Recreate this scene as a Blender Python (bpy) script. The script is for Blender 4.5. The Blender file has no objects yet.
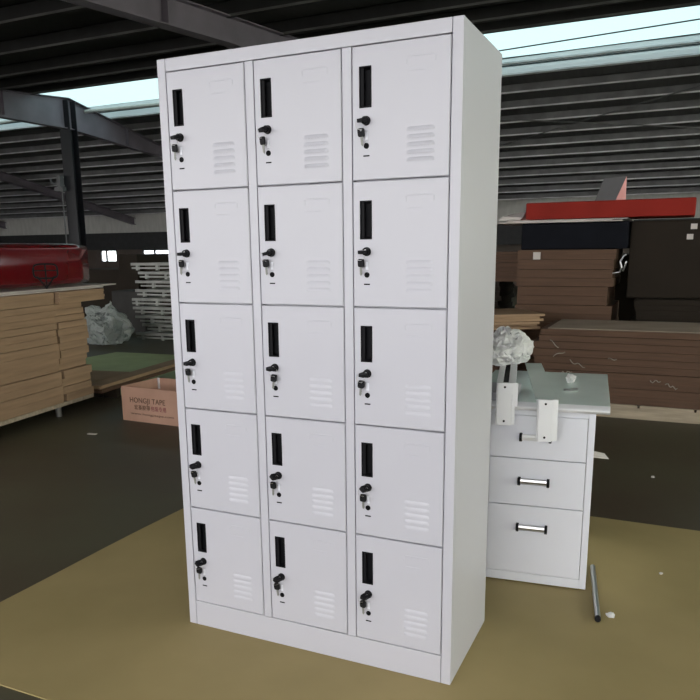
import bpy, bmesh, math, random
from mathutils import Vector, Matrix, noise as mnoise
random.seed(7)
S = bpy.context.scene
COL = S.collection

# ------------------------------------------------------------------ camera
cd = bpy.data.cameras.new('camera'); cam = bpy.data.objects.new('camera', cd); COL.objects.link(cam)
R0, R1, R2 = (0.90765946, 0.41953882, -0.01189444), (0.07675488, -0.19378538, -0.97803677), (-0.41262936, 0.88681137, -0.20809279)
mw = Matrix(((R0[0], -R1[0], -R2[0], 1.49119), (R0[1], -R1[1], -R2[1], -1.91447), (R0[2], -R1[2], -R2[2], 1.28678), (0, 0, 0, 1)))
cam.matrix_world = mw
cd.sensor_width = 36; cd.lens = 729.113 / 700 * 36
cd.shift_x = 0.01237; cd.shift_y = 0.07708; cd.clip_start = .05; cd.clip_end = 200
S.camera = cam
# ------------------------------------------------------------------ world and exposure
w = bpy.data.worlds.new('overcast_sky'); S.world = w; w.use_nodes = True
bg = w.node_tree.nodes['Background']; bg.inputs[0].default_value = (1.0, 0.99, 0.975, 1); bg.inputs[1].default_value = 5.6
S.view_settings.view_transform = 'Standard'; S.view_settings.look = 'None'
S.view_settings.exposure = 0.0; S.view_settings.gamma = 1.0; S.view_settings.use_curve_mapping = False

# ------------------------------------------------------------------ materials
def mat(name, col, rough=.6, metal=0., var=.12, scale=6., bump=0., stretch=(1, 1, 1), spec=.5, col2=None, detail=4., coat=0., coord='Object'):
    m = bpy.data.materials.new(name); m.use_nodes = True
    nt = m.node_tree; N = nt.nodes; L = nt.links; b = N['Principled BSDF']
    b.inputs['Roughness'].default_value = rough; b.inputs['Metallic'].default_value = metal
    b.inputs['Specular IOR Level'].default_value = spec; b.inputs['Coat Weight'].default_value = coat
    tc = N.new('ShaderNodeTexCoord'); mp = N.new('ShaderNodeMapping'); mp.inputs['Scale'].default_value = stretch
    nz = N.new('ShaderNodeTexNoise'); nz.inputs['Scale'].default_value = scale; nz.inputs['Detail'].default_value = detail
    L.new(tc.outputs[coord], mp.inputs[0]); L.new(mp.outputs[0], nz.inputs['Vector'])
    rp = N.new('ShaderNodeValToRGB'); rp.color_ramp.elements[0].position = .3; rp.color_ramp.elements[1].position = .7
    c2 = col2 or tuple(min(1, c * (1 + var)) for c in col)
    c1 = col if col2 else tuple(c * (1 - var) for c in col)
    rp.color_ramp.elements[0].color = (*c1, 1); rp.color_ramp.elements[1].color = (*c2, 1)
    L.new(nz.outputs[0], rp.inputs[0]); L.new(rp.outputs[0], b.inputs['Base Color'])
    if bump:
        bp = N.new('ShaderNodeBump'); bp.inputs['Strength'].default_value = bump; bp.inputs['Distance'].default_value = .01
        L.new(nz.outputs[0], bp.inputs['Height']); L.new(bp.outputs[0], b.inputs['Normal'])
    return m

M = {}
M['paint'] = mat('light_grey_enamel', (.51, .51, .57), .38, var=.015, scale=2)
M['paint_side'] = M['paint']
M['cab'] = mat('pale_grey_enamel', (.765, .78, .86), .35, var=.02, scale=2)
M['white'] = mat('white_enamel', (.80, .81, .84), .35, var=.02, scale=3)
M['black'] = mat('black_plastic', (.010, .010, .012), .55, var=.1, spec=.14)
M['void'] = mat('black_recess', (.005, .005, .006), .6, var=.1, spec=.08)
M['recess'] = mat('dark_handle_cup', (.008, .008, .010), .55, var=.1, spec=.10)
M['chrome'] = mat('chrome', (.5, .5, .51), .3, metal=1, var=.03)
M['desktop'] = mat('grey_green_laminate', (.76, .90, .87), .2, var=.03, scale=8)
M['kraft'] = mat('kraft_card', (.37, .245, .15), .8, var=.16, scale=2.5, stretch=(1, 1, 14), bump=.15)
M['kraft_dimmed'] = mat('dimmed_kraft_card', (.110, .060, .036), .8, var=.2, scale=2.5, stretch=(1, 1, 14), bump=.15)  # kraft darkened in colour for the weaker light on the right stacks
M['kraft_grey'] = mat('greyish_card', (.36, .30, .24), .8, var=.15, scale=3, stretch=(1, 1, 8))
M['kraft_box'] = mat('carton_card', (.50, .30, .22), .75, var=.08, scale=5)
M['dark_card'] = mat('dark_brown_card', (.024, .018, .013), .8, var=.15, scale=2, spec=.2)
M['sheetcard'] = mat('floor_cardboard', (.30, .235, .098), .72, scale=1.7, col2=(.39, .305, .137), bump=.05, detail=5)
M['floor'] = mat('green_painted_concrete', (.076, .058, .041), .5, scale=.9, col2=(.10, .096, .062), detail=6, bump=.02, spec=.22)
M['green'] = mat('pale_green_floor', (.36, .44, .20), .6, var=.1, scale=4)
M['yard'] = mat('concrete_yard', (.38, .37, .34), .9, var=.1, scale=.5)
M['roof'] = mat('shaded_roof_sheet', (.035, .035, .037), .7, var=.15, scale=2, stretch=(6, .4, 1))  # shade under the near roof put into the sheet colour
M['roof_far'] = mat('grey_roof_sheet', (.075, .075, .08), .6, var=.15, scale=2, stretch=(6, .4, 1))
M['purlin_shaded'] = mat('shaded_purlin', (.022, .022, .024), .6, var=.2, scale=3)  # same purlins as the far slope, near roof shade put into the colour
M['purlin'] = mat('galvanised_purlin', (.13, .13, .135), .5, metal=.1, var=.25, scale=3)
M['lit_lip'] = mat('lit_flange_line', (.62, .62, .64), .45, metal=.2, var=.3, scale=2)  # bright strip paints the light caught on the lower flanges
M['lit_lip_dim'] = mat('dim_lit_flange_line', (.13, .13, .13), .5, var=.3, scale=2)  # dimmer painted flange light for the near roof
M['steel'] = mat('blue_grey_steel', (.165, .145, .175), .5, var=.15, scale=2)
M['steel_dark'] = mat('dark_blue_steel', (.012, .012, .016), .5, var=.15, scale=2)
M['clad'] = mat('light_wall_cladding', (.52, .51, .49), .6, var=.1, scale=2, stretch=(4, 1, 1))
M['wall_dark'] = mat('brown_grey_wall', (.09, .07, .06), .8, var=.2, scale=1)
M['lintel'] = mat('black_beam', (.02, .02, .022), .6, var=.2)
M['red'] = mat('red_gloss', (.13, .006, .009), .14, var=.12, scale=3, coat=1.0)
M['red_matt'] = mat('red_paint', (.27, .022, .015), .7, spec=.15, var=.12, scale=3)
M['pink'] = mat('pink_card', (.75, .36, .36), .7, var=.05)
M['navy'] = mat('navy_film', (.006, .007, .011), .7, spec=.1, var=.3, scale=4)
M['pale_board'] = mat('pale_board', (.55, .50, .47), .7, var=.1, scale=4)
M['wood'] = mat('pallet_wood', (.42, .35, .26), .8, var=.2, scale=5, stretch=(1, 8, 8))
M['frame_metal'] = mat('dull_grey_tube', (.22, .225, .21), .45, metal=.25, var=.15, scale=6)
M['grey_dark'] = mat('dark_grey_card', (.05, .048, .046), .8, var=.1, spec=.2)
M['grey_card'] = mat('grey_card', (.17, .17, .175), .7, var=.1)
M['label'] = mat('white_paper', (.62, .58, .55), .7, var=.05)
M['beige'] = mat('beige_paper', (.45, .33, .25), .7, var=.05)
M['ink'] = mat('brown_ink', (.09, .045, .025), .7, var=.05)
M['ink_red'] = mat('red_ink', (.22, .02, .05), .7, var=.05)
M['grey_tray'] = mat('mid_grey_enamel', (.36, .36, .40), .4, var=.03)
M['strap'] = mat('pale_strap', (.36, .33, .28), .5, var=.1)

def film(name, col, alpha):
    m = bpy.data.materials.new(name); m.use_nodes = True; nt = m.node_tree; N = nt.nodes; L = nt.links
    N.remove(N['Principled BSDF']); o = N['Material Output']
    d = N.new('ShaderNodeBsdfDiffuse'); d.inputs[0].default_value = (*col, 1)
    t = N.new('ShaderNodeBsdfTranslucent'); t.inputs[0].default_value = (*col, 1)
    g = N.new('ShaderNodeBsdfGlossy'); g.inputs['Roughness'].default_value = .2
    tr = N.new('ShaderNodeBsdfTransparent'); tr.inputs[0].default_value = (*col, 1)
    m1 = N.new('ShaderNodeMixShader'); m1.inputs[0].default_value = .4; L.new(d.outputs[0], m1.inputs[1]); L.new(t.outputs[0], m1.inputs[2])
    m2 = N.new('ShaderNodeMixShader'); m2.inputs[0].default_value = .08; L.new(m1.outputs[0], m2.inputs[1]); L.new(g.outputs[0], m2.inputs[2])
    m3 = N.new('ShaderNodeMixShader'); m3.inputs[0].default_value = alpha; L.new(tr.outputs[0], m3.inputs[1]); L.new(m2.outputs[0], m3.inputs[2])
    L.new(m3.outputs[0], o.inputs[0]); return m
M['skylight'] = film('skylight_sheet', (.395, .475, .48), .04)
M['pane'] = film('window_glass', (.95, .98, 1.0), .08)
M['fibreglass'] = film('fibreglass_sheet', (.85, .865, .80), .10)
M['plastic'] = film('white_plastic_film', (.92, .92, .93), .96)
M['plastic_clear'] = film('clear_plastic_film', (.62, .66, .64), .7)

# ------------------------------------------------------------------ helpers
def box(bm, lo, hi, mtx=None):
    vs = [bm.verts.new((x, y, z)) for x in (lo[0], hi[0]) for y in (lo[1], hi[1]) for z in (lo[2], hi[2])]
    if mtx:
        for v in vs: v.co = mtx @ v.co
    for f in ((0, 1, 3, 2), (4, 6, 7, 5), (0, 4, 5, 1), (2, 3, 7, 6), (0, 2, 6, 4), (1, 5, 7, 3)):
        bm.faces.new([vs[i] for i in f])
    return vs

def prism(bm, ring0, ring1):
    a = [bm.verts.new(p) for p in ring0]; b = [bm.verts.new(p) for p in ring1]; n = len(a)
    for i in range(n): bm.faces.new((a[i], a[(i + 1) % n], b[(i + 1) % n], b[i]))
    bm.faces.new(list(reversed(a))); bm.faces.new(b)

def tube(bm, pts, r, n=10, closed=False):
    pts = [Vector(p) for p in pts]; rings = []; m = len(pts)
    up = Vector((0.13, 0.27, .95)).normalized()
    for i, p in enumerate(pts):
        if closed: t = pts[(i + 1) % m] - pts[i - 1]
        else: t = pts[min(i + 1, m - 1)] - pts[max(i - 1, 0)]
        t.normalize()
        a = t.cross(up)
        if a.length < .05: a = t.cross(Vector((1, 0, 0)))
        a.normalize(); b = t.cross(a)
        rings.append([bm.verts.new(p + (a * math.cos(2 * math.pi * k / n) + b * math.sin(2 * math.pi * k / n)) * r) for k in range(n)])
    for i in range(m if closed else m - 1):
        A, B_ = rings[i], rings[(i + 1) % m]
        for k in range(n): bm.faces.new((A[k], A[(k + 1) % n], B_[(k + 1) % n], B_[k]))
    if not closed:
        bm.faces.new(list(reversed(rings[0]))); bm.faces.new(rings[-1])

def obj(name, bm, m, parent=None, bevel=0., seg=2, smooth=False, loc=None):
    bmesh.ops.recalc_face_normals(bm, faces=bm.faces)
    me = bpy.data.meshes.new(name); bm.to_mesh(me); bm.free()
    me.materials.append(m)
    o = bpy.data.objects.new(name, me); COL.objects.link(o)
    if parent: o.parent = parent
    if loc: o.location = loc
    if bevel:
        b = o.modifiers.new('bevel', 'BEVEL'); b.width = bevel; b.segments = seg; b.limit_method = 'ANGLE'; b.angle_limit = math.radians(50)
    if smooth:
        for p in me.polygons: p.use_smooth = True
    return o

def boxobj(name, lo, hi, m, parent=None, bevel=0., mtx=None):
    bm = bmesh.new(); box(bm, lo, hi, mtx); return obj(name, bm, m, parent, bevel)

def tag(o, label, cat, group=None):
    o['label'] = label; o['category'] = cat
    if group: o['group'] = group
    return o

def thing(name, loc, label, cat, group=None, rz=0.):
    o = bpy.data.objects.new(name, None); COL.objects.link(o); o.location = loc; o.rotation_euler = (0, 0, rz)
    o.empty_display_size = .1
    return tag(o, label, cat, group)

def struct(o): o['kind'] = 'structure'; return o

# ------------------------------------------------------------------ the hall
FZ = -.005
struct(boxobj('floor', (-34, -6, FZ - .2), (9, 23.1, FZ), M['floor']))
struct(boxobj('ground', (-60, -40, FZ - .25), (40, -6, FZ - .001), M['yard']))
NS, FS, RY, RZ = .083, -.20, 12.0, 5.03
SK0, SK1 = 11.05, 13.42
def roof_z(y): return RZ + (y - RY) * (NS if y < RY else FS)
bm = bmesh.new()
prism(bm, [(-34, -6, roof_z(-6)), (-34, SK0, roof_z(SK0)), (-34, SK0, roof_z(SK0) + .06), (-34, -6, roof_z(-6) + .06)], [(9, -6, roof_z(-6)), (9, SK0, roof_z(SK0)), (9, SK0, roof_z(SK0) + .06), (9, -6, roof_z(-6) + .06)])
struct(obj('ceiling', bm, M['roof']))
bm = bmesh.new()
prism(bm, [(-34, SK1, roof_z(SK1)), (-34, 23.3, roof_z(23.3)), (-34, 23.3, roof_z(23.3) + .06), (-34, SK1, roof_z(SK1) + .06)], [(9, SK1, roof_z(SK1)), (9, 23.3, roof_z(23.3)), (9, 23.3, roof_z(23.3) + .06), (9, SK1, roof_z(SK1) + .06)])
struct(obj('ceiling', bm, M['roof_far']))
bm = bmesh.new()
prism(bm, [(-34, RY, RZ + .01), (-34, SK1, roof_z(SK1) + .01), (-34, SK1, roof_z(SK1) + .016), (-34, RY, RZ + .016)], [(9, RY, RZ + .01), (9, SK1, roof_z(SK1) + .01), (9, SK1, roof_z(SK1) + .016), (9, RY, RZ + .016)])
prism(bm, [(-34, SK0, roof_z(SK0) + .01), (-34, RY, RZ + .01), (-34, RY, RZ + .016), (-34, SK0, roof_z(SK0) + .016)], [(9, SK0, roof_z(SK0) + .01), (9, RY, RZ + .01), (9, RY, RZ + .016), (9, SK0, roof_z(SK0) + .016)])
struct(obj('window_1', bm, M['skylight']))

def purlin(y, m, h=.17, wd=.06):
    zt = roof_z(y) - .005; t = .008; bm = bmesh.new()
    box(bm, (-34, y, zt - h), (9, y + t, zt)); box(bm, (-34, y, zt - h), (9, y + wd, zt - h + t)); box(bm, (-34, y, zt - t), (9, y + wd, zt))
    p = struct(obj('purlin', bm, m)); q = bmesh.new(); box(q, (-34, y - .014, zt - h), (9, y - .0005, zt - h + .03)); obj('lit_lip', q, M['lit_lip_dim'] if h > .18 else M['lit_lip'], p)
for y in (-4.6, -3.1, -1.6, -.1, 1.4, 2.9, 4.4, 5.9, 7.4, 8.9, 10.0, 10.9): purlin(y, M['purlin_shaded'], .2, .07)
purlin(13.02, M['white'], .12, .1); purlin(13.42, M['white'], .16, .12)  # white colour stands for skylight falling on these two purlins
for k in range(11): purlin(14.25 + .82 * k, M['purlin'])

def ibeam_along_y(bm, x, pts, wf=.2, tf=.016, tw=.010):
    # pts: (y, ztop, zbot)
    for (y0, a0, b0), (y1, a1, b1) in zip(pts, pts[1:]):
        for (xa, xb, f0, g0, f1, g1) in ((x - wf / 2, x + wf / 2, a0, a0 - tf, a1, a1 - tf), (x - wf / 2, x + wf / 2, b0 + tf, b0, b1 + tf, b1), (x - tw / 2, x + tw / 2, a0 - tf, b0 + tf, a1 - tf, b1 + tf)):
            prism(bm, [(xa, y0, f0), (xb, y0, f0), (xb, y0, g0), (xa, y0, g0)], [(xa, y1, f1), (xb, y1, f1), (xb, y1, g1), (xa, y1, g1)])
def stiff(bm, x, y, zt, zb, wf=.2): box(bm, (x - wf / 2, y - .006, zb), (x + wf / 2, y + .006, zt))
FRAMES = (-27.05, -19.55, -12.05, -4.55, 2.95)
for x in FRAMES:
    bm = bmesh.new(); rt = lambda y: roof_z(y) - .19
    ibeam_along_y(bm, x, [(-6, rt(-6), rt(-6) - .30), (7.5, rt(7.5), rt(7.5) - .36), (RY, rt(RY), rt(RY) - .70)])
    for y in (10.1, 6.0, 2.0): stiff(bm, x, y, rt(y), rt(y) - .5 if y > 9 else rt(y) - .33)
    struct(obj('rafter', bm, M['steel']))
    bm = bmesh.new()
    ibeam_along_y(bm, x, [(RY, rt(RY), rt(RY) - .70), (15.7, rt(15.7), rt(15.7) - .27), (23, rt(23), rt(23) - .27)])
    stiff(bm, x, 14.0, rt(14), rt(14) - .45)
    struct(obj('rafter', bm, M['steel']))
    bm = bmesh.new(); z1 = rt(RY) - .68; w2 = .12
    box(bm, (x - .16, RY - w2, FZ), (x + .16, RY - w2 + .014, z1 + .62)); box(bm, (x - .16, RY + w2 - .014, FZ), (x + .16, RY + w2, z1 + .62)); box(bm, (x - .005, RY - w2, FZ), (x + .005, RY + w2, z1))
    box(bm, (x - .2, RY - .22, FZ), (x + .2, RY + .22, FZ + .03))
    struct(obj('column', bm, M['steel_dark']))
# sag rods and roof bracing, one object each
def rod(name, a, b, r, m):
    bm = bmesh.new(); tube(bm, [a, b], r, 8); return struct(obj(name, bm, m))
def under(x, y, dz=.22): return (x, y, roof_z(y) - dz)
rod('brace_rod', under(2.6, 14.0), under(-3.6, 17.6), .014, M['purlin'])
rod('brace_rod', under(-3.9, 15.0), under(2.3, 17.2), .014, M['purlin'])
rod('brace_rod', under(-4.4, 12.6, .14), under(2.6, 12.1, .14), .012, M['steel_dark'])
rod('brace_rod', under(-4.4, 12.9, .1), under(2.6, 12.75, .1), .010, M['steel_dark'])
rod('brace_rod', under(-19.5, 13.1), under(-12.2, 12.6), .04, M['clad'])
rod('brace_rod', under(-12.0, 12.55, .3), under(-4.6, 12.75, .3), .045, M['clad'])
# conduit and hook on the column
bm = bmesh.new(); tube(bm, [(-12.22, 11.80, FZ), (-12.22, 11.80, 2.85)], .018, 8); tube(bm, [(-12.30, 11.76, 2.86), (-12.42, 11.7, 2.9), (-12.46, 11.7, 3.0)], .02, 8)
box(bm, (-12.38, 11.72, 2.72), (-12.12, 11.84, 2.82)); box(bm, (-12.27, 11.70, 2.82), (-12.17, 11.83, 3.08))
struct(obj('conduit', bm, M['purlin']))

# far wall with two windows
WY = 23.0
def wall_piece(name, x0, x1, z0, z1, m, y0=WY, y1=WY + .15): return struct(boxobj(name, (x0, y0, z0), (x1, y1, z1), m))
W1, W2 = (-21.55, -20.62), (-19.25, -17.5)
zs, zt = .84, 1.36
wall_piece('wall_back', -34, 9, FZ, zs, M['wall_dark']); wall_piece('wall_back', -34, 9, zt, 2.05, M['wall_dark'])
for a, b in ((-34, W1[0]), (W1[1], W2[0]), (W2[1], 9)): wall_piece('wall_back', a, b, zs, zt, M['wall_dark'])
wall_piece('wall_back', -34, 9, 2.05, roof_z(WY) + .02, M['clad'], WY - .02)
struct(boxobj('trim_1', (-34, WY - .35, zt), (9, WY - .02, 2.05), M['lintel']))
for n, (a, b) in ((2, W1), (3, W2)):
    f = bmesh.new(); t = .05
    box(f, (a, WY, zs), (b, WY + .08, zs + t)); box(f, (a, WY, zt - t), (b, WY + .08, zt)); box(f, (a, WY, zs), (a + t, WY + .08, zt)); box(f, (b - t, WY, zs), (b, WY + .08, zt))
    mid = a + (b - a) * .36; box(f, (mid - .03, WY, zs), (mid + .03, WY + .08, zt))
    o = struct(obj('window_%d' % n, f, M['steel_dark'])); boxobj('glass', (a + t, WY + .04, zs + t), (b - t, WY + .046, zt - t), M['pane'], o)
struct(boxobj('wall_left', (-34.15, -6, FZ), (-34, 23.1, 4.7), M['wall_dark']))
struct(boxobj('wall_right', (9, -6, FZ), (9.15, 23.1, .5), M['wall_dark']))
struct(boxobj('wall_right', (9, 16, .5), (9.15, 18.7, 4.0), M['wall_dark']))
struct(boxobj('wall_right', (9, 20.4, .5), (9.15, 23.1, 4.0), M['wall_dark']))
struct(boxobj('wall_right', (9, 16, 4.0), (9.15, 23.1, 4.9), M['wall_dark']))
w5 = struct(boxobj('window_5', (9.04, 18.7, .5), (9.1, 20.4, .58), M['steel_dark'])); boxobj('glass', (9.05, 18.7, .58), (9.056, 20.4, 4.0), M['pane'], w5)
struct(boxobj('wall_right', (9, -6, 4.0), (9.15, 16, 4.9), M['wall_dark']))
bm = bmesh.new(); box(bm, (9.05, -6, .5), (9.056, 16, 4.0)); wo = struct(obj('window_4', bm, M['fibreglass']))
for y in (-6, -.6, 4.8, 10.2, 15.9): boxobj('mullion', (9.0, y, .5), (9.1, y + .1, 4.0), M['steel_dark'], wo)
struct(boxobj('wall_front_blocker', (-34, -6.15, FZ), (5.6, -6, .95), M['wall_dark']))  # unseen low wall, added to darken the foot of the locker
struct(boxobj('wall_front_blocker', (5.6, -6.15, FZ), (9.15, -6, roof_z(-6)), M['wall_dark']))  # unseen wall, added to hold back light from the front right
bm = bmesh.new(); 
bm.faces.new([bm.verts.new(p) for p in ((-5.2, 4.92, FZ + .003), (-5.2, 3.2, FZ + .003), (-2.6, 3.2, FZ + .003), (-2.6, 5.65, FZ + .003), (-5.18, 5.46, FZ + .003))])
r = bmesh.ops.extrude_face_region(bm, geom=bm.faces[:]); bmesh.ops.translate(bm, vec=(0, 0, -.003), verts=[v for v in r['geom'] if isinstance(v, bmesh.types.BMVert)])
struct(obj('pale_green_patch', bm, M['green']))  # thin pale green patch laid on the floor

# ------------------------------------------------------------------ cardboard sheet under the lockers
bm = bmesh.new(); nx, ny = 26, 16
X0, X1, Y0, Y1 = -.765, 3.2, -.55, 1.63
vs = []
for i in range(nx + 1):
    row = []
    for j in range(ny + 1):
        u, v = i / nx, j / ny
        x = X0 + (X1 - X0) * u + (.04 * v if i == 0 else 0) + (0.006 * math.sin(9 * v) if i == 0 else 0)
        y = Y0 + (Y1 - Y0) * v + (.008 * math.sin(7 * u) if j in (0, ny) else 0) + (.015 * u if j == ny else 0)
        row.append(bm.verts.new((x, y, 0)))
    vs.append(row)
for i in range(nx):
    for j in range(ny): bm.faces.new((vs[i][j], vs[i + 1][j], vs[i + 1][j + 1], vs[i][j + 1]))
r = bmesh.ops.extrude_face_region(bm, geom=bm.faces[:]); bmesh.ops.translate(bm, vec=(0, 0, -.0045), verts=[v for v in r['geom'] if isinstance(v, bmesh.types.BMVert)])
tag(obj('cardboard_sheet', bm, M['sheetcard']), 'large flat olive brown cardboard sheet spread under the tall white locker', 'cardboard')

# ------------------------------------------------------------------ locker
LW, LH, LD = .9492, 1.85, .4204
m_, t_, b_, d_ = .0303, .0374, .0910, .0293
cw = (LW - 2 * m_ - 2 * d_) / 3; rh = (LH - t_ - b_) / 5
locker = thing('locker_cabinet', (0, 0, 0), 'tall light grey steel locker with fifteen small doors standing on the cardboard sheet', 'locker')
P = M['paint']
boxobj('side_panel', (0, .0175, .002), (.012, LD, LH - .001), P, locker, .001)
boxobj('side_panel', (LW - .012, .0175, .002), (LW, LD, LH - .001), P, locker, .001)
boxobj('top_panel', (.0125, .0185, LH - .012), (LW - .0125, LD - .0125, LH - .001), P, locker)
boxobj('back_panel', (.0125, LD - .012, .002), (LW - .0125, LD - .001, LH - .001), P, locker)
boxobj('bottom_panel', (.0125, .0185, b_ - .015), (LW - .0125, LD - .0125, b_ - .004), P, locker)
for a, b in ((0, m_ - .001), (LW - m_ + .001, LW)): boxobj('stile', (a, 0, .001), (b, .017, LH), P, locker, .0018)
boxobj('top_rail', (m_ + .0003, .0004, LH - t_ + .001), (LW - m_ - .0003, .017, LH), P, locker, .0012)
boxobj('bottom_rail', (m_ + .0003, .0004, .001), (LW - m_ - .0003, .017, b_ - .001), P, locker, .0012)
for k in (0, 1):
    x = m_ + cw + k * (cw + d_)
    boxobj('divider', (x + .001, .0006, b_), (x + d_ - .001, .30, LH - t_ - .0005), P, locker, .0012)
for r in range(1, 5):
    z = LH - t_ - r * rh
    for c in range(3):
        x0 = m_ + c * (cw + d_)
        boxobj('shelf', (x0 + .001, .024, z - .008), (x0 + cw - .001, LD - .014, z + .008), P, locker)

def door_mesh():
    bm = bmesh.new(); g = .0018; e = .0022
    x0, x1, z0, z1 = g, cw - g, -rh + g, -g
    hx0, hx1, hz1, hz0 = .0225, .0580, -.0525, -.1570
    # front sheet with a hole for the handle, rolled edge, returns
    def V(x, y, z): return bm.verts.new((x, y, z))
    outer = [V(x0 + e, 0, z0 + e), V(x1 - e, 0, z0 + e), V(x1 - e, 0, z1 - e), V(x0 + e, 0, z1 - e)]
    inner = [V(hx0, 0, hz0), V(hx1, 0, hz0), V(hx1, 0, hz1), V(hx0, 0, hz1)]
    rim = [V(x0, e, z0), V(x1, e, z0), V(x1, e, z1), V(x0, e, z1)]
    back = [V(x0, .018, z0), V(x1, .018, z0), V(x1, .018, z1), V(x0, .018, z1)]
    ib = [V(hx0, .016, hz0), V(hx1, .016, hz0), V(hx1, .016, hz1), V(hx0, .016, hz1)]
    for i in range(4):
        j = (i + 1) % 4
        bm.faces.new((outer[i], outer[j], inner[j], inner[i])); bm.faces.new((rim[i], rim[j], outer[j], outer[i])); bm.faces.new((back[i], back[j], rim[j], rim[i]))
        bm.faces.new((inner[i], inner[j], ib[j], ib[i]))
    bm.faces.new(back)
    # vent louvres: pressed hoods open below
    def slit(xa, xb, zt, h=.0115):
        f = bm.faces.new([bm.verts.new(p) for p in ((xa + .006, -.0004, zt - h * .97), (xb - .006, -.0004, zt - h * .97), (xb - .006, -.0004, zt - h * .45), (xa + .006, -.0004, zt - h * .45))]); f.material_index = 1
    def hood(xa, xb, zt, h=.0115, dep=.0034):
        n, k = 14, 6; grid = []
        for i in range(n + 1):
            u = i / n; taper = min(1, min(u, 1 - u) / .16); taper = math.sin(taper * math.pi / 2)
            col = []
            for j in range(k + 1):
                v = j / k; prof = math.sin(v * math.pi / 2)
                col.append(bm.verts.new((xa + (xb - xa) * u, .0004 - dep * prof * taper, zt - h * v)))
            grid.append(col)
        for i in range(n):
            for j in range(k):
                f = bm.faces.new((grid[i][j], grid[i + 1][j], grid[i + 1][j + 1], grid[i][j + 1])); f.smooth = True
    for q in range(5): hood(.157, .236, -.2125 - .0193 * q); slit(.157, .236, -.2125 - .0193 * q)
    # pressed card holder outline
    def ridge(p, q, r_=.0016):
        n = 8; k = 4; p, q = Vector(p), Vector(q); d = (q - p); nrm = Vector((-d.z, 0, d.x)).normalized(); grid = []
        for i in range(n + 1):
            u = i / n; ta = math.sin(min(1, min(u, 1 - u) / .15) * math.pi / 2); c = p + d * u
            grid.append([bm.verts.new(c + nrm * (r_ * 1.5 * (2 * j / k - 1)) + Vector((0, .0003 - .0012 * ta * math.sin(math.pi * j / k), 0))) for j in range(k + 1)])
        for i in range(n):
            for j in range(k):
                f = bm.faces.new((grid[i][j], grid[i + 1][j], grid[i + 1][j + 1], grid[i][j + 1])); f.smooth = True
    ridge((.157, 0, -.0425), (.235, 0, -.0425)); ridge((.157, 0, -.044), (.157, 0, -.060)); ridge((.235, 0, -.044), (.235, 0, -.060)); ridge((.157, 0, -.0765), (.212, 0, -.0765), .0010)
    return bm
def handle_mesh():
    bm = bmesh.new(); hx0, hx1, hz1, hz0 = .0226, .0579, -.0526, -.1569
    def ring(ins, y): return [bm.verts.new(p) for p in ((hx0 + ins, y, hz0 + ins), (hx1 - ins, y, hz0 + ins), (hx1 - ins, y, hz1 - ins), (hx0 + ins, y, hz1 - ins))]
    rs = [ring(0, .0015), ring(.0, -.0012), ring(.003, -.0012), ring(.0035, .002), ring(.0075, .015)]
    for a, b in zip(rs, rs[1:]):
        for i in range(4): bm.faces.new((a[i], a[(i + 1) % 4], b[(i + 1) % 4], b[i]))
    bm.faces.new(rs[-1])
    box(bm, (hx0 + .004, .001, hz0 + .005), (hx0 + .0125, .010, hz1 - .005))
    return bm
def disc(bm, c, r, y0, y1, n=20):
    prism(bm, [(c[0] + r * math.cos(2 * math.pi * k / n), y0, c[1] + r * math.sin(2 * math.pi * k / n)) for k in range(n)], [(c[0] + r * math.cos(2 * math.pi * k / n), y1, c[1] + r * math.sin(2 * math.pi * k / n)) for k in range(n)])
def lock_mesh():
    bm = bmesh.new(); disc(bm, (0, 0), .0125, -.002, .0, 20); disc(bm, (0, 0), .0105, -.0125, -.002, 20); return bm
def bow(bm, w_, h_, y0, y1):     # rounded key bow with a hole, hanging down from z=0
    n = 28; cx = 0; o = []; hole = []
    for k in range(n):
        a = 2 * math.pi * k / n; ca, sa = math.cos(a), math.sin(a); e = .45
        o.append((math.copysign(abs(ca) ** e, ca) * w_ / 2, math.copysign(abs(sa) ** e, sa) * h_ / 2 - h_ / 2)); hole.append((ca * .0027, sa * .0027 - .0055))
    A = [bm.verts.new((x, y0, z)) for x, z in o]; B_ = [bm.verts.new((x, y1, z)) for x, z in o]
    C_ = [bm.verts.new((x, y0, z)) for x, z in hole]; D = [bm.verts.new((x, y1, z)) for x, z in hole]
    for k in range(n):
        j = (k + 1) % n
        bm.faces.new((A[k], A[j], B_[j], B_[k])); bm.faces.new((C_[k], D[k], D[j], C_[j])); bm.faces.new((A[k], C_[k], C_[j], A[j])); bm.faces.new((B_[k], B_[j], D[j], D[k]))
def key_in_lock():
    bm = bmesh.new(); bow(bm, .020, .024, -.0045, .0045); return bm      # rotated to stick out of the lock
def spare_bow():
    bm = bmesh.new(); bow(bm, .019, .0225, -.003, .003); return bm
def blade_mesh():
    bm = bmesh.new(); pts = [(-.0035, 0), (.0035, 0), (.0035, -.006), (.0026, -.009), (.0035, -.012), (.0024, -.016), (.0034, -.020), (0, -.026), (-.0035, -.022)]
    prism(bm, [(x, -.0009, z) for x, z in pts], [(x, .0009, z) for x, z in pts]); return bm
def ring_mesh():
    bm = bmesh.new(); tube(bm, [(.0125 * math.cos(2 * math.pi * k / 20), 0, .0125 * math.sin(2 * math.pi * k / 20)) for k in range(20)], .0008, 6, True); return bm
def hole_mesh():
    bm = bmesh.new(); disc(bm, (0, 0), .0078, -.0012, 0, 20); return bm
def slot_mesh():
    bm = bmesh.new(); box(bm, (-.009, -.0008, -.0018), (.009, 0, .0018)); return bm
def plate_mesh():
    bm = bmesh.new(); box(bm, (-.004, -.0016, -.011), (.004, 0, .011)); return bm
def mesh_only(name, bm, m):
    bmesh.ops.recalc_face_normals(bm, faces=bm.faces); me = bpy.data.meshes.new(name); bm.to_mesh(me); bm.free(); me.materials.append(m); return me
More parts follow.
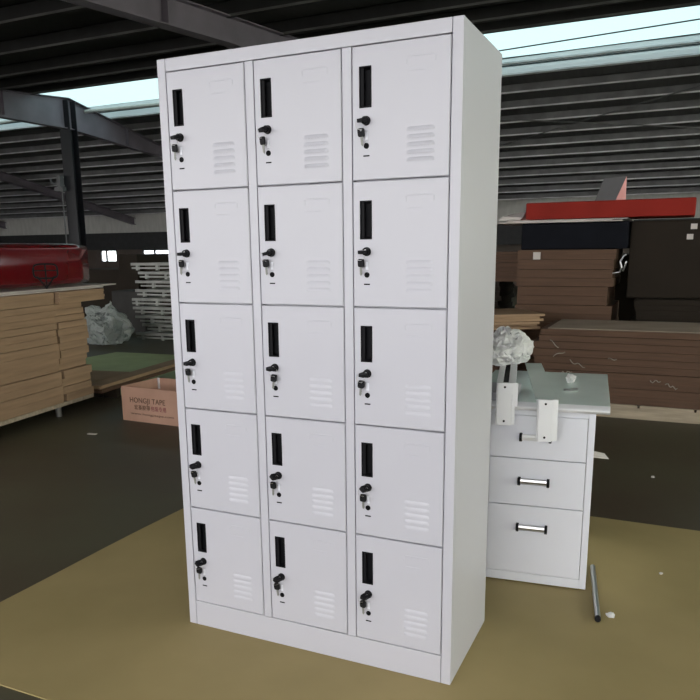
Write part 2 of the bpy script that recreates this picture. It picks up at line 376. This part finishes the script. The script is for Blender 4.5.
MD = {k: mesh_only(k, f(), M[mm]) for k, f, mm in (('door', door_mesh, 'paint'), ('handle', handle_mesh, 'recess'), ('lock', lock_mesh, 'black'), ('key', key_in_lock, 'black'),
      ('spare_key_bow', spare_bow, 'black'), ('spare_key_blade', blade_mesh, 'frame_metal'), ('key_ring', ring_mesh, 'chrome'), ('lock_hole', hole_mesh, 'void'), ('coin_slot', slot_mesh, 'void'), ('rivet_plate', plate_mesh, 'cab'))}
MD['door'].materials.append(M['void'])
MD['lock_face'] = mesh_only('lock_face', (lambda b: (disc(b, (0, 0), .0055, -.0135, -.0125, 16), b)[1])(bmesh.new()), M['chrome'])
def sub(name, parent, loc, rot=(0, 0, 0)):
    o = bpy.data.objects.new(name, MD[name]); COL.objects.link(o); o.parent = parent; o.location = loc; o.rotation_euler = rot; return o
R = math.radians
for r in range(5):
    for c in range(3):
        d = sub('door', locker, (m_ + c * (cw + d_), -.0005, LH - t_ - r * rh))
        sub('handle', d, (0, 0, 0))
        lx, lz = .0425, -.190
        sub('lock', d, (lx, 0, lz)); sub('lock_face', d, (lx, 0, lz))
        twist = random.uniform(-.3, .25) + (.5 if r > 2 else 0)
        # key bow sticks out of the lock face, turned about the lock axis
        k = sub('key', d, (lx - .001, -.0105, lz)); k.rotation_euler = (R(-78), R(0), twist - .25)
        k.rotation_euler = (Matrix.Rotation(twist, 3, 'Y') @ Matrix.Rotation(R(-14), 3, 'Z') @ Matrix.Rotation(R(-84), 3, 'X') @ Matrix.Rotation(0, 3, 'Z')).to_euler()
        sx = lx - .0125 + random.uniform(-.002, .002); sw = random.uniform(-.12, .12)
        if (r, c) == (2, 1): sx, sw = lx + .003, .15
        sub('key_ring', d, (sx - .001, -.0165, lz - .0115), (random.uniform(-.2, .2), 0, R(random.uniform(25, 60))))
        sub('spare_key_bow', d, (sx, -.0125, lz - .0195), (R(4), sw, random.uniform(-.4, .3)))
        sub('spare_key_blade', d, (sx - .0405 * math.sin(sw) * .5, -.0118, lz - .0400), (R(4), sw, 0))
        sub('rivet_plate', d, (lx + .001, 0, lz - .0385)); sub('lock_hole', d, (lx + .0002, 0, lz - .0640)); sub('coin_slot', d, (lx + .0002, 0, lz - .0900))

# ------------------------------------------------------------------ desk pedestal and what lies on it
before = set(bpy.data.objects)
cx0, cx1, cy0, cy1 = .845, 1.243, .80, 1.38
cab = thing('drawer_pedestal', (1.044, 1.09, 0), 'pale grey three drawer steel pedestal with overhanging top behind the locker', 'cabinet')
off = Vector((1.044, 1.09, 0))
def cbox(name, lo, hi, m, parent=cab, bevel=.0015):
    o = boxobj(name, tuple(Vector(lo) - off), tuple(Vector(hi) - off), m, parent, bevel); return o
C_ = M['cab']
bm = bmesh.new()
for lo, hi in (((cx0, cy0, .006), (cx0 + .022, cy1, .70)), ((cx1 - .024, cy0, .006), (cx1, cy1, .70)), ((cx0 + .022, cy0, .006), (cx1 - .024, cy1, .042)), ((cx0 + .022, cy0 + .001, .672), (cx1 - .024, cy1, .70)), ((cx0 + .022, cy1 - .02, .042), (cx1 - .024, cy1, .672))):
    box(bm, tuple(Vector(lo) - off), tuple(Vector(hi) - off))
obj('body', bm, C_, cab, .0015)
for x in (cx0 + .03, cx1 - .03):
    for y in (cy0 + .03, cy1 - .03):
        bm = bmesh.new(); tube(bm, [(x - off.x, y - off.y, 0), (x - off.x, y - off.y, .006)], .014, 14); obj('foot', bm, M['black'], cab)
for i, (za, zb, hz) in enumerate(((.5065, .671, .590), (.3205, .5035, .418), (.0435, .3175, .233))):
    dr = cbox('drawer', (cx0 + .0235, cy0 - .001, za), (cx1 - .0255, cy0 + .42, zb), C_, cab, .002)
    hx = 1.035
    bm = bmesh.new(); hw = .049
    prof = [(-.002, .011), (-.010, .012), (-.016, .009), (-.018, .002), (-.016, -.006), (-.010, -.012), (-.002, -.012)]
    prism(bm, [(hx - hw - off.x, cy0 - .001 + y - off.y, hz + z) for y, z in prof], [(hx + hw - off.x, cy0 - .001 + y - off.y, hz + z) for y, z in prof])
    h = obj('handle', bm, M['chrome'] if i else M['white'], dr, .0015)
    for sx in (-1, 1):
        bm = bmesh.new(); xx = hx + sx * (hw + .004)
        prof2 = [(0, .015), (-.014, .015), (-.021, .008), (-.021, -.008), (-.014, -.016), (0, -.016)]
        prism(bm, [(xx - .005 - off.x, cy0 - .001 + y - off.y, hz + z) for y, z in prof2], [(xx + .005 - off.x, cy0 - .001 + y - off.y, hz + z) for y, z in prof2])
        obj('handle_cap', bm, M['black'], dr, .001)
# worktop: laminate plate with a rounded pale edge
tp = cbox('worktop', (.80, .752, .704), (1.288, 1.45, .7325), M['desktop'], cab, .002)
bm = bmesh.new(); n = 8
pr_ = [(.752 - .030 * math.sin(math.pi * k / n) * .9, .7325 - .0305 * (k / n)) for k in range(n + 1)] + [(.7525, .702)]
prism(bm, [(.80 - off.x, y - off.y, z) for y, z in pr_], [(1.288 - off.x, y - off.y, z) for y, z in pr_])
obj('worktop_edge', bm, M['white'], cab, smooth=False)

TZ = .7327
def channel(name, label, cx, yf, rz, L, w2, h, zdeck, plate_drop, topm, open_top):
    t = thing(name, (cx, yf, zdeck), label, 'bracket', 'white steel channels on the pedestal', R(rz))
    bm = bmesh.new()
    if open_top:
        box(bm, (-w2, .004, .001), (-w2 + .022, L, h)); box(bm, (w2 - .026, .004, .001), (w2, L, h)); box(bm, (-w2 + .022, .004, .001), (w2 - .026, L, .012))
    else:
        box(bm, (-w2, .004, .001), (w2, L, h - .004))
    obj('channel', bm, M['white'], t, .001)
    if open_top: boxobj('rubber_insert', (-w2 + .0225, .008, .0125), (w2 - .0265, L - .004, h - .012), M['black'], t)
    else: boxobj('cover_strip', (-w2 - .006, .004, h - .0035), (w2 + .004, L, h), topm, t, .001)
    # end plate, hanging down in front, folded edges
    bm = bmesh.new(); pz1 = h; pz0 = h - plate_drop
    box(bm, (-w2 + .004, -.012, pz0), (w2 - .012, 0.003, pz1)); box(bm, (-w2, -.009, pz0), (-w2 + .0035, .003, pz1)); box(bm, (w2 - .0115, -.006, pz0 + .002), (w2 - .001, .003, pz1))
    box(bm, (w2 - .001, -.002, pz1 - .085 if open_top else pz1 - .150), (w2 + .008, .003, pz1))
    ep = obj('end_plate', bm, M['white'], t, .001)
    for zz in (pz1 - .015, pz0 + .016):
        bm = bmesh.new(); disc(bm, (-.004, zz), .0042, -.0128, -.012, 12); obj('screw_hole', bm, M['void'], ep)
    return t
tag(boxobj('steel_tray', (.815, .745, TZ + .0005), (.962, .96, TZ + .0305), M['grey_tray'], None, .002), 'mid grey flat steel tray lying under the slotted channel on the pedestal', 'tray')

def crumple(name, c, sx, sy, sz, m, seed, label, cat, sub_=4, amp=.5, fr=1.6):
    bm = bmesh.new(); bmesh.ops.create_icosphere(bm, subdivisions=sub_, radius=1); o3 = Vector((seed * 3.7, seed * 1.3, seed * 2.1))
    for v in bm.verts:
        n = v.co.normalized(); q = n.copy()
        for f, a in ((1.5, .55), (3.3, .30), (7.0, .15), (14., .06)): q = q + amp * a * mnoise.noise_vector(n * f + o3)
        v.co = Vector((q.x * sx, q.y * sy, q.z * sz))
    zmin = -sz * .6
    for v in bm.verts:
        if v.co.z < zmin: v.co.z = zmin + (v.co.z - zmin) * .05
    zm = min(v.co.z for v in bm.verts)
    o = obj(name, bm, m); o.location = (c[0], c[1], c[2] - zm)
    return tag(o, label, cat)
crumple('plastic_scrap', (1.085 + .055, 1.20, TZ), .018, .03, .022, M['plastic'], 5, 'small crumpled white plastic scrap on the grey green pedestal top', 'scrap', 3, .9)
bm = bmesh.new(); tube(bm, [(1.12, 1.00, TZ + .006), (1.145, 1.005, TZ + .006), (1.15, 1.01, TZ + .006)], .005, 8); tube(bm, [(1.150, 1.006, TZ + .006), (1.172, 1.02, TZ + .006)], .0058, 8)
tag(obj('screw_pair', bm, M['chrome']), 'loose metal screw lying on the grey green pedestal top', 'screw')
# strip of tape poking out of the pedestal's right side
bm = bmesh.new(); prism(bm, [(1.2435, .93, .493), (1.2435, .93, .497), (1.2435, .99, .503), (1.2435, .99, .499)], [(1.30, .94, .488), (1.30, .94, .490), (1.285, .99, .496), (1.285, .99, .494)])
tag(obj('tape_strip', bm, M['label']), 'short pale strip of tape stuck out from the right side of the pedestal', 'tape')
PR = Matrix.Translation((1.243, .80, 0)) @ Matrix.Rotation(R(6), 4, 'Z') @ Matrix.Translation((-1.243, -.80, 0))
for o in set(bpy.data.objects) - before:
    if o.parent is None: o.location = PR @ o.location; o.rotation_euler = (0, 0, o.rotation_euler.z + R(6))
channel('end_bracket', 'white steel channel with open black slot and hanging end plate beside the locker',   .942, .674, 11, .57, .034, .046, TZ + .031, .156, None, True)
channel('end_bracket', 'white steel channel with grey green cover strip and end plate hanging over the top drawer', 1.086, .68, 13.5, .84, .032, .024, TZ + .001, .153, M['desktop'], False)
crumple('plastic_bag', (.838, 1.14, TZ + .0775), .088, .15, .078, M['plastic'], 9, 'crumpled white plastic bag on the slotted channel beside the locker', 'plastic bag', 6, .72)
# chrome tube on the floor
tb = thing('metal_tube', (1.310, .585, 0), 'thin chrome tube with black end lying beside the pedestal', 'tube')
bm = bmesh.new(); tube(bm, [(0, 0, .0105), (-.064, .43, .0105)], .0102, 14); obj('pipe', bm, M['chrome'], tb, smooth=False)
bm = bmesh.new(); tube(bm, [(.0010, -.013, .0108), (.0001, -.0008, .0108)], .0107, 14); obj('end_plug', bm, M['black'], tb)
crumple('plastic_scrap', (1.347, .632, .0), .014, .012, .010, M['plastic'], 8, 'small white scrap on the cardboard next to the chrome tube', 'scrap', 3, .8)
for (x, y, s, l) in ((1.50, 1.075, .007, 'tiny white speck on the cardboard sheet right of the pedestal'),):
    crumple('paper_speck', (x, y, 0), s, s, s * .7, M['label'], 11, l, 'scrap', 2, .8)
crumple('paper_speck', (1.42, 2.42, FZ), .010, .010, .007, M['label'], 12, 'tiny white speck on the dark floor in front of the right stack', 'scrap', 2, .8)
bm = bmesh.new(); box(bm, (-.035, -.014, 0), (.035, .014, .004), Matrix.Rotation(.1, 4, 'Z')); o = obj('paper_scrap', bm, M['label']); o.location = (-2.31, 1.97, FZ)
tag(o, 'small white paper scrap on the dark floor in front of the open carton', 'scrap')

# ------------------------------------------------------------------ cardboard bundles
def bundle(name, x0, x1, y0, y1, z0, z1, m, label, group, n=5, jit=.012, rz=0., pivot=None):
    bm = bmesh.new(); h = (z1 - z0 - .002) / n
    cx, cy = (x0 + x1) / 2, (y0 + y1) / 2
    for k in range(n):
        j = [random.uniform(-jit, jit) for _ in range(4)]
        mt = Matrix.Rotation(random.uniform(-.006, .006), 4, 'Z')
        box(bm, (x0 - cx + j[0], y0 - cy + j[1], k * h + .0012), (x1 - cx + j[2], y1 - cy + j[3], (k + 1) * h - .0008), mt)
    o = obj(name, bm, m); o.location = (cx, cy, z0 + .001); o.rotation_euler = (0, 0, rz)
    return tag(o, label, 'cardboard', group)
def pallet(x0, x1, y0, y1, z0, z1, label, rz=0., m=None, feet=None):
    cx, cy = (x0 + x1) / 2, (y0 + y1) / 2; a, b = (x1 - x0) / 2, (y1 - y0) / 2
    t = thing('pallet', (cx, cy, z0), label, 'pallet', None, rz); H = z1 - z0; mm = m or M['wood']
    bm = bmesh.new(); n = 7; st = 2 * a / n
    for k in range(n): box(bm, (-a + k * st + .008, -b, H - .02), (-a + (k + 1) * st - .008, b, H))
    obj('deck', bm, mm, t)
    for y in (-b, 0, b - .09):
        boxobj('stringer', (-a, y, .0 if not feet else .03), (a, y + .09, H - .0205), mm, t)
    return t
ORD = ['topmost', 'second', 'third', 'fourth', 'fifth', 'sixth', 'seventh', 'eighth', 'ninth', 'tenth']
# left stack (face towards the locker at x about -2.8), on a low steel footed platform
tilt = R(8)
plt = thing('platform', (-3.45, 1.45, FZ), 'low wooden platform on steel legs under the left cardboard stack', 'pallet', None, tilt)
bm = bmesh.new(); box(bm, (-.66, -1.15, .094), (.66, 1.16, .122)); obj('deck', bm, M['wood'], plt)
for x in (-.6, .585):
    for y in (-1.0, -.1, .79):
        bm = bmesh.new(); tube(bm, [(x, y, 0), (x, y, .094)], .024, 12); obj('leg', bm, M['chrome'], plt)
def local(px, py): 
    v = Matrix.Rotation(tilt, 4, 'Z') @ Vector((px, py, 0)); return (-3.45 + v.x, 1.45 + v.y)
hs = [.135, .115, .10, .125, .105, .10, .095, .092]; z = FZ + .123; L8 = []
for k, h in enumerate(hs): L8.append((z, z + h)); z += h
for k, (za, zb) in enumerate(L8):
    i = len(hs) - 1 - k; c = local(0, -.18); s = .012 * math.sin(k * 2.3)
    bundle('cardboard_bundle', c[0] - .655 + s, c[0] + .655 + s, c[1] - .95, c[1] + .95 + .02 * math.sin(k * 3.1), za, zb, M['kraft'], '%s brown cardboard bundle%s in the near column of the left stack' % (ORD[i], ' from the top' if i else ''), 'bundles of flat cartons at left', 2, .006, tilt)
hs2 = [.118, .13, .10, .12, .11, .10, .095]; z = FZ + .123; ts = TOP = L8[-1][1]
for k, h in enumerate(hs2):
    i = len(hs2) - 1 - k; c = local(0, .985); s = .018 * math.sin(k * 1.7 + 1)
    bundle('cardboard_bundle', c[0] - .64 + s, c[0] + .64 + s, c[1] - .185, c[1] + .17, z, z + h, M['kraft'], '%s brown cardboard bundle%s in the narrow far column of the left stack' % (ORD[i], ' from the top' if i else ''), 'bundles of flat cartons at left', 2, .012, tilt); z += h
c = local(.02, 1.06)
bundle('cardboard_bundle', c[0] - .66, c[0] + .66, c[1] - .26, c[1] + .32, z, TOP, M['kraft'], 'cardboard bundle jutting out past the far end of the left stack', 'bundles of flat cartons at left', 4, .006, tilt)
bm = bmesh.new()
for k, (x0, x1, y0, y1) in enumerate(((-.60, .60, -1.1, 1.5), (-.62, .56, -.6, 1.75))): box(bm, (x0, y0, k * .011), (x1, y1, k * .011 + .010))
o = obj('flat_boards', bm, M['pale_board']); o.location = (-3.45, 1.45, TOP + .001); o.rotation_euler = (0, 0, tilt)
tag(o, 'thin pale boards laid across the top of the left cardboard stack', 'board')
BT = TOP + .023
# red glossy bundle on the boards
rt_ = thing('red_bundle', (-3.45, 1.45, BT), 'glossy dark red wrapped bundle lying on the left cardboard stack', 'bundle', None, tilt)
bm = bmesh.new(); ny_, nk = 16, 28; rings = []
for i in range(ny_ + 1):
    v = i / ny_; y = -1.0 + 2.60 * v; e = min(v, 1 - v) * 2.60; sc = 1 - .05 * max(0, 1 - e / .05) ** 2; ring = []
    for k in range(nk):
        a = 2 * math.pi * k / nk; ca, sa = math.cos(a), math.sin(a); ex = .22
        ring.append(bm.verts.new((.0 + math.copysign(abs(ca) ** ex, ca) * .42 * sc, y, .178 + math.copysign(abs(sa) ** ex, sa) * .175 * sc)))
    rings.append(ring)
for a, b in zip(rings, rings[1:]):
    for k in range(nk): bm.faces.new((a[k], a[(k + 1) % nk], b[(k + 1) % nk], b[k]))
bm.faces.new(list(reversed(rings[0]))); bm.faces.new(rings[-1])
obj('wrap', bm, M['red'], rt_, smooth=True)
boxobj('paper_label', (.418, -.1, .225), (.4205, .34, .335), M['beige'], rt_)
# wire stand in front of it
p = local(.53, .86)
bm = bmesh.new(); q = []
for k in range(24):
    a = 2 * math.pi * k / 24; q.append((0, math.copysign(abs(math.cos(a)) ** .5, math.cos(a)) * .088, .135 + math.copysign(abs(math.sin(a)) ** .5, math.sin(a)) * .055))
tube(bm, q, .007, 8, True); tube(bm, [(0, -.065, .095), (0, 0, .006)], .007, 8); tube(bm, [(0, .065, .095), (0, 0, .006)], .007, 8); tube(bm, [(0, 0, .006), (0, 0, .19)], .006, 8); tube(bm, [(0, -.085, .14), (0, .085, .14)], .004, 8)
tube(bm, [(-.05, 0, .006), (.05, 0, .006)], .006, 8)
o = obj('wire_stand', bm, M['black']); o.location = (p[0], p[1], BT); o.rotation_euler = (0, 0, R(-45))
tag(o, 'small black wire stand in front of the red bundle on the left stack', 'stand')

# low planks behind the open carton
tl = R(8); oL = Vector((-3.02, 2.94, 0)); rotL = Matrix.Rotation(tl, 4, 'Z')
def low(lx, ly): v = oL + rotL @ Vector((lx, ly, 0)); return v.x, v.y
for i, (xa, xb, ya, yb, nm) in enumerate(((-1.3, -.175, -.11, .60, 'wide'), (-.165, .0, -.11, 2.3, 'long narrow'))):
    c_ = low((xa + xb) / 2, (ya + yb) / 2); a, b = (xb - xa) / 2, (yb - ya) / 2
    pl = thing('platform', (c_[0], c_[1], FZ), 'low runner under the %s brown boards behind the open carton' % nm, 'pallet', None, tl)
    for y in (-b + .25, b - .31): boxobj('runner', (-a + .01, y, 0), (a - .02, y + .06, .088), M['dark_card'], pl)
    for k in range(2):
        bundle('cardboard_bundle', c_[0] - a, c_[0] + a, c_[1] - b, c_[1] + b, FZ + .0885 + k * .036, FZ + .0885 + (k + 1) * .036, M['kraft_dimmed'] if k == 0 else M['kraft'], ('lower' if k == 0 else 'upper') + ' %s brown board bundle lying low behind the open carton' % nm, 'low bundles behind the open carton', 2, .004, tl)

# open carton with printing
ct = thing('open_carton', (-2.415, 2.42, FZ), 'open brown carton with printed lettering standing on the floor left of the locker', 'carton', None, R(-2))
bw, bd, bh, tt = .62, .42, .268, .006
K = M['kraft_box']
boxobj('front_wall', (0, 0, 0), (bw, tt, bh), K, ct); boxobj('back_wall', (0, bd - tt, 0), (bw, bd, bh - .0), K, ct)
boxobj('end_wall', (0, tt + .0005, 0), (tt, bd - tt - .0005, bh), K, ct); boxobj('end_wall', (bw - tt, tt + .0005, 0), (bw, bd - tt - .0005, bh), K, ct)
boxobj('base', (tt, tt, 0.001), (bw - tt, bd - tt, .006), K, ct)
bm = bmesh.new(); box(bm, (.010, bd - .0085, bh - .09), (.032, bd - .0062, bh + .0005))
obj('tape', bm, M['plastic'], ct)
def text(body, size, loc, m, parent, sx=1., name='lettering'):
    cu = bpy.data.curves.new('t', 'FONT'); cu.body = body; cu.size = size; cu.extrude = .0006; cu.align_x = 'LEFT'; cu.space_character = 1.05
    to = bpy.data.objects.new('t', cu); COL.objects.link(to)
    dg = bpy.context.evaluated_depsgraph_get(); me = bpy.data.meshes.new_from_object(to.evaluated_get(dg)); bpy.data.objects.remove(to)
    xs = [v.co.x for v in me.vertices] or [0, 1]; wd_ = max(xs) - min(xs)
    for v in me.vertices: v.co.x = (v.co.x - min(xs)) * (sx / wd_)
    me.materials.clear(); me.materials.append(m)
    o = bpy.data.objects.new(name, me); COL.objects.link(o); o.parent = parent; o.location = loc; o.rotation_euler = (R(90), 0, 0); return o
text('HONGJI TAPE', .058, (.085, -.0012, .150), M['ink'], ct, .345)
text('\u5b8f\u57fa\u80f6\u5e26', .042, (.125, -.0012, .098), M['ink'], ct, .155)
text('\u5305\u88c5\u4e13\u7528', .042, (.290, -.0012, .098), M['ink_red'], ct, .145)
text('www.hongjitape.com', .024, (.085, -.0012, .055), M['ink'], ct, .42)

# stack of metal frames far left, with plastic beside it
fx, fy = -4.97, 7.05
for k in range(9):
    t = thing('metal_rack', (fx + random.uniform(-.07, .07), fy + random.uniform(-.05, .05), FZ + .012 + k * .126), '%s grey tubular metal rack%s in the pile left of the locker' % (ORD[8 - k], ' from the top' if k < 8 else ''), 'rack', 'piled metal racks', random.uniform(-.03, .03))
    lx, ly = .80, .45
    for y in (-ly, ly): boxobj('rail', (-lx, y - .02, .070), (lx, y + .02, .108), M['frame_metal'], t)
    for x in (-lx * .86, lx * .86): boxobj('cross_bar', (x - .02, -ly + .021, .074), (x + .02, ly - .021, .104), M['frame_metal'], t)
    sh = random.uniform(0, .25)
    for x in (-lx * .9 + sh, -lx * .45 + sh, lx * .5, lx * .9):
        for y in (-ly, ly): boxobj('leg', (x - .022, y - .018, 0), (x + .022, y + .018, .0695), M['frame_metal'], t)
    box2 = bmesh.new(); box(box2, (-lx + sh * .4, -ly - .016, .022), (lx * .95, -ly - .0185 + .0, .046)); obj('flat_strip', box2, M['frame_metal'], t)
crumple('plastic_bag', (-6.0, 6.15, FZ), .36, .26, .30, M['plastic_clear'], 21, 'heap of crumpled clear plastic sheeting on the floor beside the metal racks', 'plastic bag', 6, .9)
tag(boxobj('grey_carton', (-6.95, 7.4, FZ), (-6.3, 7.9, .66), M['grey_dark'], None, .01), 'dark grey carton behind the plastic heap', 'carton')
bm = bmesh.new(); box(bm, (-9.6, 9.3, FZ), (-8.4, 10.3, .95)); tag(obj('crate', bm, M['dark_card'], None, .008), 'dark brown crate far behind the left cardboard stack', 'crate')
bm = bmesh.new(); box(bm, (-7.8, 9.3, FZ), (-6.0, 10.3, 1.03)); tag(obj('crate', bm, M['dark_card'], None, .008), 'wide low dark brown crate right behind the metal racks', 'crate')
bm = bmesh.new(); box(bm, (-8.35, 9.2, FZ), (-7.9, 10.2, 1.235)); tag(obj('crate', bm, M['dark_card'], None, .008), 'tall narrow dark brown crate between the two far windows', 'crate')

# ------------------------------------------------------------------ right side stacks
pallet(.48, 3.2, 3.91, 4.68, FZ, .100, 'pallet with pale board edge under the long front stack at right')
za = .101; hs = [.125, .118, .105, .115, .095]
for k, h in enumerate(hs):
    i = len(hs) - 1 - k; s = [.05, .0, .04, .02, .07][k]
    bundle('long_cardboard_bundle', .44 + s, 3.1, 3.90, 4.62, za, za + h, M['kraft_dimmed'], '%s long dark brown cardboard bundle%s in the front stack at right' % (ORD[i], ' from the top' if i else ''), 'long bundles in the front stack', 2, .012); za += h
AT = za
bm = bmesh.new(); box(bm, (.56, 3.93, 0), (3.05, 4.68, .006)); o = obj('cover_sheet', bm, M['kraft_grey']); o.location = (0, 0, AT); tag(o, 'greyish card sheet covering the long front stack at right', 'cardboard')
# strap scraps on the face of the front stack
for i, (x, z, L, a) in enumerate(((.66, .47, .10, .5), (.80, .40, .12, -.35), (.72, .33, .09, .15), (.62, .55, .08, -.6), (1.36, .30, .07, .1), (1.47, .27, .09, -.4), (1.05, .45, .06, .2))):
    bm = bmesh.new(); q = [(L * (t / 8 - .5) * math.cos(a), -.004 - .022 * math.sin(math.pi * t / 8), L * (t / 8 - .5) * math.sin(a) + .010 * math.sin(t * .6 * (1 + i % 3) + i * 2.2)) for t in range(9)]
    tube(bm, q, .0035, 6); o = obj('strap_end', bm, M['strap']); o.location = (x, 3.894, z)
    tag(o, 'torn pale strap end poking out of the face of the front stack at right', 'strap', 'torn strap ends on the front stack')
pallet(.10, .95, 4.96, 5.75, FZ, .10, 'pallet under the square cardboard stack behind the long front stack')
za = .101; hs = [.17, .17, .165, .16, .165, .15, .175]
for k, h in enumerate(hs):
    i = len(hs) - 1 - k
    bundle('cardboard_bundle', .10 + .012 * math.sin(k * 2), .94 - .03 * (k % 3 == 1) + .01 * math.sin(k), 4.95, 5.72, za, za + h, M['kraft_dimmed'], '%s brown cardboard bundle%s in the square stack behind the front stack' % (ORD[i], ' from the top' if i else ''), 'bundles in the square stack at right', 2, .010); za += h
BTOP = za
tag(boxobj('paper_tag', (.24, 4.930, BTOP - .085), (.305, 4.9335, BTOP - .02), M['label'], None, 0), 'small white paper tag on the top bundle of the square stack', 'tag')
tag(boxobj('wrapped_bundle', (.11, 5.02, BTOP + .002), (1.03, 5.75, 1.492), M['navy'], None, .012), 'dark navy film wrapped bundle on top of the square cardboard stack', 'bundle')
bm = bmesh.new(); tube(bm, [(.925, 4.955, 1.05), (.985, 4.93, 1.06), (1.0, 4.92, 1.10), (.985, 4.92, 1.15), (1.01, 4.93, 1.20), (1.03, 4.93, 1.21)], .009, 8); tube(bm, [(1.01, 4.93, 1.07), (1.03, 4.92, 1.12), (1.035, 4.93, 1.15)], .009, 8)
tag(obj('wire_scrap', bm, M['chrome']), 'shiny twisted wire between the square stack and the dark carton', 'wire')
# dark cartons at right
pallet(1.10, 2.4, 4.98, 5.68, FZ, .10, 'pallet under the low dark stack at far right')
za = .101
for k in range(4):
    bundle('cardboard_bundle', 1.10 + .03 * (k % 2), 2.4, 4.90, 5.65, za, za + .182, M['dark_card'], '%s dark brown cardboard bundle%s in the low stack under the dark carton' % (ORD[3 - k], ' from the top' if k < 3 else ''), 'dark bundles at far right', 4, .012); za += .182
dc = thing('dark_carton', (1.68, 5.42, za + .001), 'tall dark brown carton with two white tags on the low dark stack at right', 'carton')
boxobj('carton', (-.64, -.32, 0), (.7, .32, 1.492 - za), M['dark_card'], dc, .01)
for x, z in ((-.165, .585), (-.19, .50)): boxobj('paper_tag', (x, -.3235, z), (x + .05, -.3205, z + .045), M['label'], dc)
tag(boxobj('crate', (.5, 6.1, FZ), (1.6, 6.8, 1.2), M['dark_card'], None, .008), 'dark brown crate in the gap behind the square stack and dark carton', 'crate')
# pale sheets and red panel across both
bm = bmesh.new()
for k, (x0, x1, y0) in enumerate(((-.12, .98, 4.93), (-.02, .9, 4.95), (.0, 1.02, 4.97))): box(bm, (x0, y0, k * .009), (x1, 5.7, k * .009 + .008))
o = obj('pale_sheets', bm, M['pale_board']); o.location = (0, 0, 1.4935); tag(o, 'thin pale board sheets under the long red slab at right', 'board')
bm = bmesh.new(); box(bm, (-.69, -.3, 0), (.69, .3, .145)); o = obj('red_slab', bm, M['red_matt'], None, .012, 3); o.location = (.85, 5.22, 1.522)
tag(o, 'long matt red slab resting on top of the stacks at right', 'panel')
bm = bmesh.new()
for s, x0, x1, dz in ((0, .04, .20, 0),): 
    prism(bm, [(-.10, 5.0, 1.5215), (.10, 4.98, 1.5215), (.13, 5.1, 1.5215), (-.05, 5.15, 1.5215)], [(-.06, 5.0, 1.56), (.12, 4.99, 1.545), (.13, 5.1, 1.60), (.0, 5.15, 1.59)])
tag(obj('foam_block', bm, M['label']), 'crushed white foam block beside the left end of the red slab', 'foam')
# folded grey card tent with pink end
tn = thing('folded_card', (.86, 5.06, 1.668), 'grey folded card tent with pink end standing on the red slab', 'card', None, R(-32))
bm = bmesh.new(); prism(bm, [(-.135, -.04, 0), (-.135, .10, 0), (-.115, .045, .20)], [(.08, -.04, 0), (.08, .10, 0), (.115, .045, .20)]); obj('cover', bm, M['grey_card'], tn)
bm = bmesh.new(); prism(bm, [(.0808, -.036, .001), (.0808, .098, .001), (.1155, .045, .197)], [(.0838, -.036, .001), (.0838, .098, .001), (.1185, .045, .197)]); obj('end_flap', bm, M['pink'], tn)
# ragged pile beyond the locker edge
za = FZ + .005
for k in range(7):
    h = .19 if k < 6 else .10
    x1 = -.16 if k < 5 else .06; 
    bundle('cardboard_bundle', -1.0, x1 + .02 * math.sin(k * 5), 5.35, 6.0, za, za + h, M['kraft_dimmed'] if k > 4 else M['dark_card'], '%s cardboard bundle%s in the ragged stack just beyond the locker edge' % (ORD[6 - k], ' from the top' if k < 6 else ''), 'bundles in the ragged stack', 4, .02); za += h
# slanted loose sheets
za = FZ + .003
for k in range(4):
    bundle('cardboard_bundle', -.95, .12, 4.15, 4.75, za, za + .15, M['kraft_dimmed'], '%s cardboard bundle%s in the low stack behind the white plastic bag' % (ORD[3 - k], ' from the top' if k < 3 else ''), 'bundles behind the plastic bag', 4, .012); za += .15
bundle('cardboard_bundle', -.42, .34, 4.18, 4.72, za, za + .135, M['kraft'], 'skewed pile of loose cardboard sheets behind the white plastic bag', None, 6, .03, R(32))
